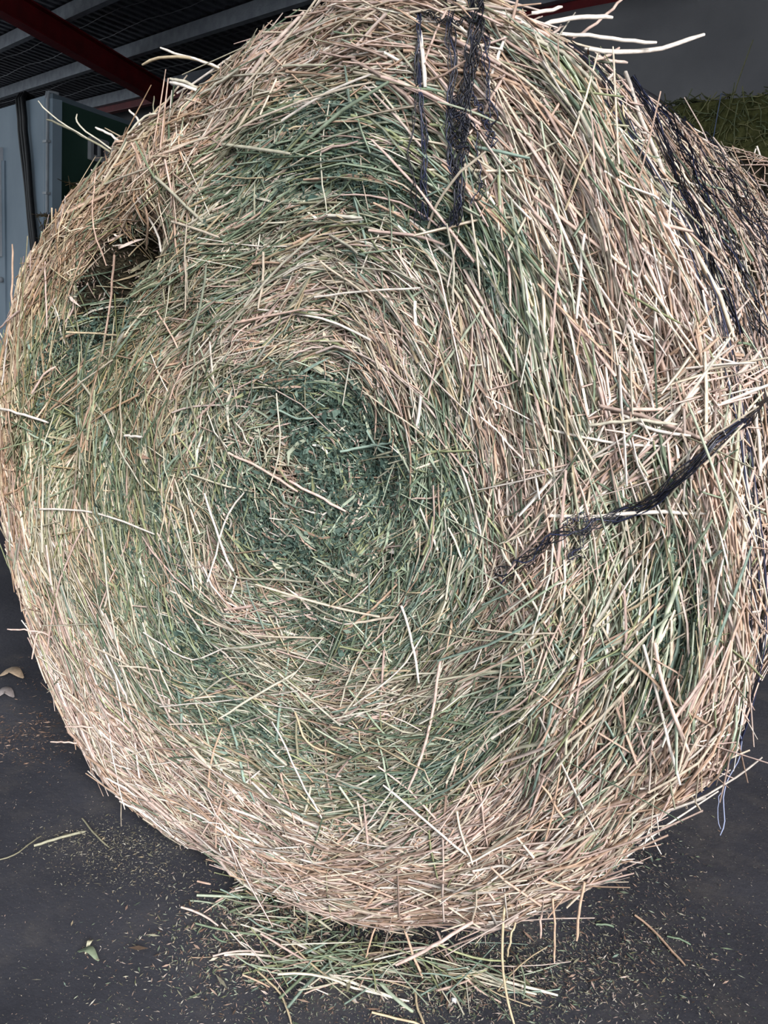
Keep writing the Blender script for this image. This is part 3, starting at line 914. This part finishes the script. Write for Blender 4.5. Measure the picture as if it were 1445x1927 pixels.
# wrap round the side: long strands with cross ties
strands = []
yy = np.concatenate([rng.uniform(1.03, 1.09, 9), np.linspace(1.1, 1 + (BALE_L - .03) / RB, 20) + rng.normal(0, .02, 20)])
tt = np.linspace(-np.pi, np.pi, 150)
PP = []
for q, y0 in enumerate(yy):
    S = y0 + .012 * wave(tt * 3, y0 * 30 + 0 * tt, 1.0, q % 30, 4)
    O = .013 + .004 * wave(tt * 7, y0 * 9 + 0 * tt, 1.0, (q + 9) % 30, 4)
    PP.append(bale_pt(S, tt, O)[0])
PP = np.array(PP)
rad = np.where(np.arange(len(yy)) < 9, .0010, .0009)
V1 = tubes(PP, rad, NETC[rng.integers(0, 5, len(yy))], 3, 1.0)
ties = []
for q in range(9, len(yy) - 1):
    o_ = rng.integers(0, 4)
    for j in range(o_, 148, 9):
        ties.append(np.stack([PP[q][j], (PP[q][j] + PP[q + 1][j + 2]) / 2, PP[q + 1][j + 2]]))
ties = np.array(ties)
V2 = tubes(ties, np.full(len(ties), .0005), NETC[rng.integers(0, 5, len(ties))], 3, 1.0)
V, Fq, C = cat([V1, V2])
bale_part('net_wrap', V, Fq, C, M_NET, None, 'black net wrap round the side of the bale')
# hanging and trailing net on the face: bundles of filaments along photo polylines
def bundle(name, pts, nf, spread, rad, freq=5.0, loops=.5, label=None, off=.02, m=44, fray=1.0):
    base = smooth_line([on_bale(max(min(x, 1440), 2), y, off) for x, y in pts], m)
    u = np.linspace(0, 1, m)
    P = []
    for q in range(nf):
        env = spread * (.15 + .85 * np.abs(np.sin(u * freq * 1.5 + q))) * (1 + fray * u ** 3)
        ph = rng.uniform(0, 6.28)
        dx = env * np.sin(u * freq * rng.uniform(1.0, 3) + ph) + rng.normal(0, .0005, m)
        dz = env * loops * np.cos(u * freq * rng.uniform(1.0, 3) + ph) + rng.normal(0, .0005, m)
        Pq = base.copy()
        t = np.gradient(base, axis=0); t /= np.linalg.norm(t, axis=1, keepdims=True) + 1e-9
        b_ = np.cross(t, YN); b_ /= np.linalg.norm(b_, axis=1, keepdims=True) + 1e-9
        Pq += b_ * dx[:, None]
        Pq[:, 1] -= np.abs(dz) * .6
        P.append(Pq)
    P = np.array(P)
    V, Fq, C = tubes(P, np.full(nf, rad) * rng.uniform(.7, 1.3, nf), NETC[rng.integers(0, 5, nf)], 3, 1.0)
    return bale_part(name, V, Fq, C, M_NET, None, label)
for nf, sp, rd, pts in (
    (6, .006, .0008, [(786, -20), (790, 60), (785, 130), (792, 190), (800, 250), (797, 320), (800, 415)]),
    (2, .005, .0007, [(785, 100), (783, 200), (770, 280), (778, 350), (788, 420)]),
    (3, .006, .0007, [(842, -20), (840, 50), (850, 110), (846, 170), (842, 240)]),
    (5, .007, .0008, [(858, -20), (850, 50), (856, 110), (850, 170), (846, 230), (850, 290), (862, 360), (864, 420)]),
    (9, .010, .0008, [(905, -20), (903, 50), (895, 110), (878, 160), (866, 200), (862, 260)]),
    (6, .008, .0008, [(890, -20), (885, 60), (876, 130), (884, 180), (876, 240), (860, 310), (868, 370), (858, 425)]),
    (4, .008, .0007, [(905, 20), (915, 90), (912, 150), (930, 200), (922, 240)]),
    (4, .006, .0008, [(880, 170), (905, 200), (925, 260), (930, 275)]),
    (3, .008, .0007, [(880, 200), (903, 280), (897, 330), (918, 352), (880, 372)]),
    (3, .007, .0007, [(845, 230), (848, 300), (866, 370), (850, 410), (822, 440)]),
    (3, .006, .0007, [(800, 20), (830, 40), (870, 40), (900, 30)]),
    (5, .010, .0007, [(862, 180), (850, 210), (880, 230), (866, 270), (885, 300)])):
    bundle('net_strand', pts, nf, sp * .75, rd * 1.25, 9)
bundle('net_rope', [(1440, 742), (1400, 765), (1370, 797), (1342, 835), (1310, 872), (1275, 900), (1240, 935), (1200, 957), (1150, 977)], 13, .0065, .0011, 6, label='twisted black net rope lying across the right of the bale', off=.024, fray=.6)
bundle('net_rope', [(1170, 966), (1110, 995), (1065, 1000), (1010, 1032), (985, 1062), (935, 1086)], 8, .008, .0009, 7, off=.022, fray=.8)
bundle('net_strand', [(1110, 995), (1090, 1025), (1075, 1050), (1095, 1035)], 4, .006, .0007, 6)
bundle('net_strand', [(1060, 985), (1100, 970), (1115, 985)], 4, .006, .0007, 6)
bundle('net_band', [(1175, 160), (1215, 235), (1250, 320), (1280, 400), (1305, 480), (1335, 560), (1362, 640)], 12, .006, .0009, 5, label='dark blue-black edge of the net wrap', off=.016)
bundle('net_strand', [(1230, 215), (1280, 300), (1330, 400), (1375, 520), (1420, 640)], 8, .012, .0010, 6, off=.014)
bundle('net_strand', [(1270, 240), (1340, 340), (1400, 440), (1440, 540)], 8, .012, .0010, 6, off=.014)
bundle('net_strand', [(1310, 265), (1380, 360), (1440, 450)], 6, .012, .0010, 6, off=.014)
# loose pale thread hanging from the lower right rim
b0 = on_bale(1392, 1375, .01)
dep = np.dot(b0 - CAM, fw)
th_pts = [b0] + [CAM + ray(x, y) * (dep + .015) for x, y in ((1398, 1400), (1392, 1430), (1365, 1470), (1358, 1510), (1366, 1545), (1355, 1572))]
single('net_thread', th_pts, .0009, lin((150, 160, 190)), M_NET, m=16)
single('net_thread', [th_pts[3]] + [CAM + ray(x, y) * (dep + .015) for x, y in ((1352, 1500), (1350, 1535), (1356, 1560))], .0006, lin((150, 160, 190)), M_NET, m=10)

# ------------------------------------------------------------------ second round bale behind
b2 = empty('round_hay_bale', (.10, 2.0, 0))
tag(b2, 'straw topped round bale peeping out behind the big one at right edge', 'hay bale', 'round hay bales')
R2, Y0, Y1 = .82, 1.46, 2.65
def b2_pt(s, th, off):
    q = np.minimum(s, 1.0)
    y = np.where(s > 1, Y0 + (s - 1) * R2, Y0 - .03 * (1 - q ** 2))
    rr = R2 * q + np.where(s > 1, off, 0)
    return np.stack([.10 + rr * np.cos(th), y - np.where(s > 1, 0, off), R2 + rr * np.sin(th)], -1)
O2 = np.array([.10, 2.0, 0])
sg2 = np.concatenate([np.linspace(.01, 1, 20), np.linspace(1.02, 1 + (Y1 - Y0) / R2, 20)])
a_, b_ = np.meshgrid(sg2, np.linspace(-np.pi, np.pi, 96, endpoint=False), indexing='ij')
Pc = b2_pt(a_, b_, -.015 + .01 * wave(a_ * 9, b_ * 5, 1))
idx = np.arange(40 * 96).reshape(40, 96)
Fq = np.stack([idx[:-1], np.roll(idx[:-1], -1, 1), np.roll(idx[1:], -1, 1), idx[1:]], -1).reshape(-1, 4)
Vc = Pc.reshape(-1, 3)
Vc = np.concatenate([Vc, [[.10, Y1, R2]]])
back = np.array([(idx[-1, j], idx[-1, (j + 1) % 96], idx[-1, (j + 2) % 96], len(Vc) - 1) for j in range(0, 96, 2)])
link('packed_core', mesh_np('packed_core', Vc - O2, np.concatenate([Fq, back])), M_CORE, b2)
N = 9000
s = np.sqrt(rng.uniform(.3, (1 + (Y1 - Y0) / R2) ** 2, N)); th = rng.uniform(-.6, 2.6, N)
L = np.exp(rng.normal(np.log(.07), .4, N)); a = rng.normal(0, .6, N)
kk = np.arange(4)[None] / 3 - .5
S = s[:, None] + kk * (L * np.sin(a) / R2)[:, None]
T = th[:, None] + kk * (L * np.cos(a) / R2)[:, None]
wild = (rng.random(N) < .08) * rng.uniform(0, .06, N)
P = b2_pt(S, T, rng.uniform(-.01, .012, N)[:, None] + np.maximum(kk, 0) * wild[:, None])
V, Fq, C = tubes(P, np.full(N, .0017), STRAW[rng.integers(0, len(STRAW), N)] * rng.uniform(.75, 1.1, (N, 1)))
o = link('hay_stalks', mesh_np('hay_stalks', V - O2, Fq, C), M_STALK, b2)
o['kind'] = 'stuff'
for x, y, x2, y2 in ((1395, 300, 1412, 308), (1408, 322, 1422, 280), (1424, 275, 1436, 318), (1365, 292, 1374, 282), (1430, 330, 1442, 312)):
    dd = 2.75
    single('stalk', [CAM + ray(x, y) * dd, CAM + ray((x + x2) / 2 + 2, (y + y2) / 2) * dd, CAM + ray(x2, y2) * dd], .003, STRAW[2], m=5, root=b2, base=O2)

# ------------------------------------------------------------------ square bales in the background
M_SQ = noise_mat('stacked_hay', (70, 74, 44), (120, 120, 76), 26, .95, .9, 120, spec=.1)
def square_bale(c, ax, ay, hx, hy, hh, label, group, cols, nst=2500, rad=.0035, Ls=.12):
    root = empty('square_hay_bale', Vector(c))
    tag(root, label, 'hay bale', group)
    bm = bmesh.new()
    bmesh.ops.create_cube(bm, size=2)
    bmesh.ops.subdivide_edges(bm, edges=bm.edges[:], cuts=7, use_grid_fill=True)
    for v in bm.verts:
        p = np.array(v.co)
        q = p * (1 - .03 * (np.abs(p) > .98).sum())
        q = q + .025 * np.array([wave(p[1] * 4 + c[0], p[2] * 4, 1, 1), wave(p[0] * 4 + c[1], p[2] * 4, 1, 4), wave(p[0] * 4, p[1] * 4 + c[2], 1, 8)]) * np.array([.6, .6, .5])
        w = ax * q[0] * hx + ay * q[1] * hy + Z * (q[2] + 1) * hh
        v.co = Vector(w)
    me = bpy.data.meshes.new('packed_core'); bm.to_mesh(me); bm.free()
    link('packed_core', me, M_SQ, root)
    f = rng.integers(0, 3, nst)
    u = rng.uniform(-1, 1, (nst, 3))
    u[f == 0, 1] = -1; u[f == 1, 2] = 1; u[f == 2, 0] = np.sign(rng.normal(size=(f == 2).sum()))
    d = rng.normal(size=(nst, 3)) * np.array([1.0, 1.0, .8])
    d /= np.linalg.norm(d, axis=1, keepdims=True)
    d = d * np.where(f[:, None] == 0, [1, .25, 1], np.where(f[:, None] == 1, [1, 1, .35], [.25, 1, 1]))
    kk = (np.arange(4) / 3 - .5)[None, :, None]
    Lh = np.exp(rng.normal(np.log(Ls), .4, nst))[:, None, None]
    loc = u[:, None, :] * np.array([hx, hy, hh]) * .985 + d[:, None, :] * kk * Lh
    loc[..., :] += rng.normal(0, .006, loc.shape)
    P = loc[..., :1] * ax + loc[..., 1:2] * ay + (loc[..., 2:] + hh) * Z
    V, Fq, C = tubes(P, np.full(nst, rad), cols[rng.integers(0, len(cols), nst)] * rng.uniform(.6, 1.0, (nst, 1)))
    o_ = link('hay_stalks', mesh_np('hay_stalks', V, Fq, C), M_STALK, root)
    o_['kind'] = 'stuff'
    for q in (-.6, -.2, .2, .6):          # twine bands
        pr_ = [(-1.0, 0), (-1.0, 1), (1.0, 1), (1.0, 0)]
        pts = [ax * q * hx + ay * yv * hy * 1.01 + Z * (zv * 2 * hh * 1.005) for yv, zv in pr_]
        polyline_tube('twine', pts, .003, M_BLUE, root, 4)
    return root
M_BLUE = noise_mat('blue_twine', (110, 125, 160), (130, 145, 175), 30, .5)
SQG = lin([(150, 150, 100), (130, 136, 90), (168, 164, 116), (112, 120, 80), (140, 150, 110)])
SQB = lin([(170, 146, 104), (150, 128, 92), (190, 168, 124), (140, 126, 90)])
qs = hit_plane(1445, 180, E2, np.dot(E2, CAM) + 4.9)
top_z = qs[2]
hh3 = top_z / 6
e_c = float(np.dot(E1, hit_plane(1245, 205, E2, np.dot(E2, CAM) + 4.9) - CAM))
names = {2: 'topmost olive hay block of the stack before the grey tarpaulin', 1: 'middle hay block of the stack before the grey tarpaulin',
         0: 'bottom hay block of the stack before the grey tarpaulin'}
for lv in (0, 1, 2):
    square_bale(shed(e_c - 1.22, 5.12, lv * 2 * hh3), E1, E2, 1.2, .38, hh3 - .004, names[lv], 'square bales at the back right', SQG if lv == 2 else SQG * .75, 3500)  # top block is lit; shade of the lower ones put into their stalk colour
# by the hut: straw coloured block, and a brown one below it in front
hz1 = on_end(106, 338)[2]
pb = hb + dR * .75 + nR * .42
for lv in range(2):
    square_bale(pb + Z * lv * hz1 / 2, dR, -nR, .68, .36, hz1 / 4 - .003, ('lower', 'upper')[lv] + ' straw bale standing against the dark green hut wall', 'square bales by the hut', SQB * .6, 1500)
bx = -.3
for _ in range(60):                      # slide out from the hut corner until its left edge meets the photo's
    cb = hb + nL * .36 + nR * bx
    if min(project((cb + dL * a_ + nL * b_ + Z * 1.2)[None])[0, 0] for a_ in (-.3, .3) for b_ in (-.3, .3)) > 69: break
    bx += .03
tz = np.interp(-402, *zip(*sorted((-project((cb + nL * .3 + Z * z_)[None])[0, 1], z_) for z_ in np.linspace(.2, 3, 30))))
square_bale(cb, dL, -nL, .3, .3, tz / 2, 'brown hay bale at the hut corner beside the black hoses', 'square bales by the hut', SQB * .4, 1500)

# ------------------------------------------------------------------ loose hay on the floor
FL = lambda x, y, z=.004: hit_plane(x, y, Z, z)
O0 = np.zeros(3)
def floor_stalk(pts, rad, col, label=None, name='hay_stalk', z=.004, group='loose stalks on the floor', catg='stalk', m=9):
    P = smooth_line([FL(x, y, z) for x, y in pts], m)
    P[:, :2] += rng.normal(0, .0006, (m, 2))
    P[:, 2] = z + np.abs(np.sin(np.linspace(0, 3.1, m))) * rng.uniform(0, .004)
    c = P[0] * np.array([1, 1, 0])
    V, Fq, C = tubes((P - c)[None], np.array([rad]), np.array(col)[None], 5, .7)
    o_ = link(name, mesh_np(name, V, Fq, C), M_STALK)
    o_.location = Vector(c)
    tag(o_, label or 'short loose hay stalk lying in the litter before the bale', catg, group)
    return o_
floor_stalk([(485, 1828), (515, 1855), (540, 1890), (548, 1930)], .0018, OLIVE[4], 'long bent tan stalk alone on the concrete at the bottom left of the litter')
floor_stalk([(0, 1618), (30, 1612), (55, 1590), (78, 1573)], .0015, OLIVE[3] * .7, 'thin forked brown stalk lying at the left picture edge')
floor_stalk([(65, 1592), (110, 1580), (160, 1565)], .0030, OLIVE[1] * .8, 'dull tan straw piece left of the bale foot')
floor_stalk([(155, 1540), (175, 1570), (205, 1595)], .0020, OLIVE[3] * .7, 'thin curved stalk across the dull straw piece')
floor_stalk([(422, 1797), (470, 1790), (530, 1805), (600, 1830), (660, 1850), (760, 1885)], .0026, OLIVE[5], 'longest pale stalk sweeping through the litter below the bale')
floor_stalk([(615, 1832), (650, 1858), (700, 1868), (770, 1885)], .0024, OLIVE[5], 'pale curved stalk at the lower edge of the litter')
floor_stalk([(810, 1812), (880, 1828), (950, 1850), (1050, 1873)], .0030, OLIVE[5], 'pale green stalk pointing right out of the litter')
floor_stalk([(815, 1815), (890, 1835), (960, 1860), (1010, 1872)], .0026, OLIVE[2], 'second pale stalk just under the one pointing right', z=.006)
floor_stalk([(1195, 1722), (1230, 1750), (1260, 1785), (1290, 1818)], .0024, STRAW[5], 'orange tan stalk lying apart on the floor at the lower right')
floor_stalk([(1255, 1762), (1280, 1770), (1300, 1778)], .002, GREEN[3], 'thin green blade beside the orange tan stalk')
floor_stalk([(700, 1905), (740, 1915), (790, 1927)], .0022, OLIVE[4], 'tan stalk end at the bottom picture edge')
floor_stalk([(780, 1860), (785, 1900), (800, 1930)], .0020, OLIVE[4], 'upright tan stalk end at the bottom picture edge')
floor_stalk([(1120, 1740), (1150, 1742), (1155, 1745)], .0024, GREEN[3], 'short green blade lying on the dark floor right of the bale foot')
# pile of litter: stalks as individuals
def floor_xy(x, y): return FL(x, y)
clusters = [(640, 1820, 150, 34, 90, .09), (880, 1845, 110, 20, 45, .10), (560, 1740, 110, 45, 60, .06), (450, 1690, 60, 30, 25, .05)]
WHERE = ['in the main heap under the bale', 'in the sheaf right of the main heap', 'against the foot of the bale', 'at the left end of the litter']
for ci, (cx_, cy_, sx_, sy_, n_, L_) in enumerate(clusters):
    for i in range(n_):
        x = cx_ + rng.normal() * sx_ * .6; y = cy_ + rng.normal() * sy_ * .6
        c = FL(x, y); zz = .003 + abs(rng.normal()) * .018
        ang = rng.normal(math.atan2(RT[1], RT[0]), .7)
        L = L_ * math.exp(rng.normal(0, .45))
        dv = np.array([math.cos(ang), math.sin(ang), rng.normal(0, .12)])
        nrm_ = np.array([-dv[1], dv[0], 0])
        t = np.linspace(-.5, .5, 5)[:, None]
        P = dv * t * L + nrm_ * (t ** 2 - .08) * L * rng.normal(0, .25)
        P[:, 2] += zz
        P[:, 2] = np.maximum(P[:, 2], .002)
        g_ = rng.random()
        col = (GREEN if g_ < .5 else OLIVE if g_ < .8 else STRAW)[rng.integers(0, 6)] * rng.uniform(.7, 1.0)
        V, Fq, C = tubes(P[None], np.array([math.exp(rng.normal(math.log(.0015), .3))]), col[None], 4, .7)
        o_ = link('hay_stalk', mesh_np('hay_stalk', V, Fq, C), M_STALK)
        o_.location = Vector((c[0], c[1], 0))
        kind_ = 'green' if g_ < .5 else 'olive' if g_ < .8 else 'straw coloured'
        tag(o_, 'short %s hay stalk lying %s' % (kind_, WHERE[ci]), 'stalk', '%s stalks %s' % (kind_, WHERE[ci]))
# chaff and dust scattered over the concrete
def litter(name, spots, label):
    Vs, Fs, Cs, o_ = [], [], [], 0
    for (x, y, sx_, sy_, n_, sz, pal) in spots:
        xs = x + rng.normal(size=n_) * sx_; ys = y + rng.normal(size=n_) * sy_
        P = np.array([FL(a, b, .0) for a, b in zip(xs, ys)])
        P = P[(np.abs(P) < 8).all(1)]; n2 = len(P)
        L = np.exp(rng.normal(np.log(sz), .5, n2))[:, None]
        an = rng.uniform(0, 6.28, n2)
        t = np.stack([np.cos(an), np.sin(an), rng.uniform(-.1, .1, n2)], 1) * L
        q = np.stack([-np.sin(an), np.cos(an), rng.uniform(-.5, .5, n2)], 1) * L * rng.uniform(.10, .25, (n2, 1))
        P[:, 2] = .0015 + L[:, 0] * .35 + rng.uniform(0, .001, n2)
        V = np.stack([P - t, P + q, P + t, P - q], 1).reshape(-1, 3)
        V[:, 2] = np.maximum(V[:, 2], .0008)
        Vs.append(V); Fs.append(np.arange(n2 * 4).reshape(-1, 4) + o_); o_ += n2 * 4
        Cs.append(np.repeat(pal[rng.integers(0, len(pal), n2)] * rng.uniform(.6, 1, (n2, 1)), 4, 0))
    ob = link(name, mesh_np(name, np.concatenate(Vs), np.concatenate(Fs), np.concatenate(Cs)), M_LEAF)
    tag(ob, label, 'litter', kind='stuff')
MIXP = np.concatenate([OLIVE, STRAW[:4], GREEN, BROWN]) * .8
litter('hay_litter', [(600, 1800, 170, 45, 5000, .0035, MIXP), (520, 1720, 90, 35, 2500, .0035, MIXP), (900, 1840, 150, 45, 3500, .003, MIXP),
                      (1100, 1790, 130, 60, 2500, .0028, MIXP), (1200, 1620, 60, 50, 900, .003, MIXP), (750, 1900, 300, 30, 2000, .002, MIXP)],
       'crumbled green hay litter on the concrete in front of the bale')
litter('chaff_dust', [(220, 1585, 80, 22, 1600, .002, OLIVE * .7), (120, 1360, 60, 40, 700, .0035, BROWN * .7), (40, 1390, 50, 30, 800, .003, BROWN * .7),
                      (120, 1270, 60, 20, 150, .004, BROWN * .7), (260, 1640, 90, 25, 900, .002, OLIVE * .7), (300, 1780, 260, 130, 1500, .0012, STRAW * .7),
                      (150, 1500, 130, 90, 700, .0015, STRAW * .7), (1280, 1800, 110, 110, 1600, .0016, MIXP), (1380, 1560, 60, 120, 250, .0016, MIXP)] +
       [(x, y, 3, 6, 10, .0016, STRAW * .5) for x, y in ((1442, 1480), (1437, 1520), (1431, 1560), (1425, 1600), (1421, 1630), (1414, 1660), (1406, 1700), (1398, 1735), (1388, 1775), (1379, 1815), (1370, 1850))],
       'fine dusty chaff scattered on the concrete beside the bale')
# dry leaves and a pebble
def dry_leaf(pts, wid, col, label, name='dry_leaf', lift=.01):
    P = smooth_line([FL(x, y, .003) for x, y in pts], 9)
    P[:, 2] = .003 + lift * np.sin(np.linspace(0, 3.14, 9)) ** 2
    t = np.gradient(P, axis=0); t /= np.linalg.norm(t, axis=1, keepdims=True)
    sd = np.cross(t, Z)
    w = wid * np.sin(np.linspace(.15, 3.0, 9))[:, None]
    up = Z * w * .35
    V = np.stack([P - sd * w + up, P, P + sd * w + up], 1).reshape(-1, 3)
    c = P[0] * np.array([1, 1, 0])
    Fq = np.array([(i * 3 + j, i * 3 + j + 1, i * 3 + j + 4, i * 3 + j + 3) for i in range(8) for j in range(2)])
    ob = link(name, mesh_np(name, V - c, Fq, np.repeat(np.array(col)[None], len(V), 0)), M_LEAF)
    ob.location = Vector(c)
    ob.modifiers.new('thick', 'SOLIDIFY').thickness = .0008
    tag(ob, label, 'leaf')
dry_leaf([(0, 1272), (20, 1268), (44, 1276)], .02, lin((170, 150, 128)), 'curled pale dry leaf on the floor at the left picture edge')
dry_leaf([(-8, 1312), (10, 1306), (26, 1312)], .018, lin((140, 132, 130)), 'grey dry leaf scrap at the left edge below the curled leaf')
dry_leaf([(146, 1790), (165, 1795), (186, 1808)], .008, lin((120, 132, 110)), 'small crumpled green leaf scrap alone on the concrete at lower left')
dry_leaf([(160, 1795), (168, 1782), (175, 1768)], .004, lin((190, 186, 160)), 'thin pale leaf stalk beside the crumpled green scrap', 'leaf_stalk')
bpy.ops.mesh.primitive_ico_sphere_add(subdivisions=2, radius=.006)
pe = bpy.context.object; pe.name = 'pebble'
for v in pe.data.vertices: v.co *= 1 + .15 * math.sin(v.co.x * 900 + v.co.y * 700)
pc = FL(855, 1882); pe.location = (pc[0], pc[1], .004); pe.scale = (1, .9, .7)
pe.data.materials.append(M_WHITE)
tag(pe, 'small whitish pebble on the floor below the litter', 'pebble')
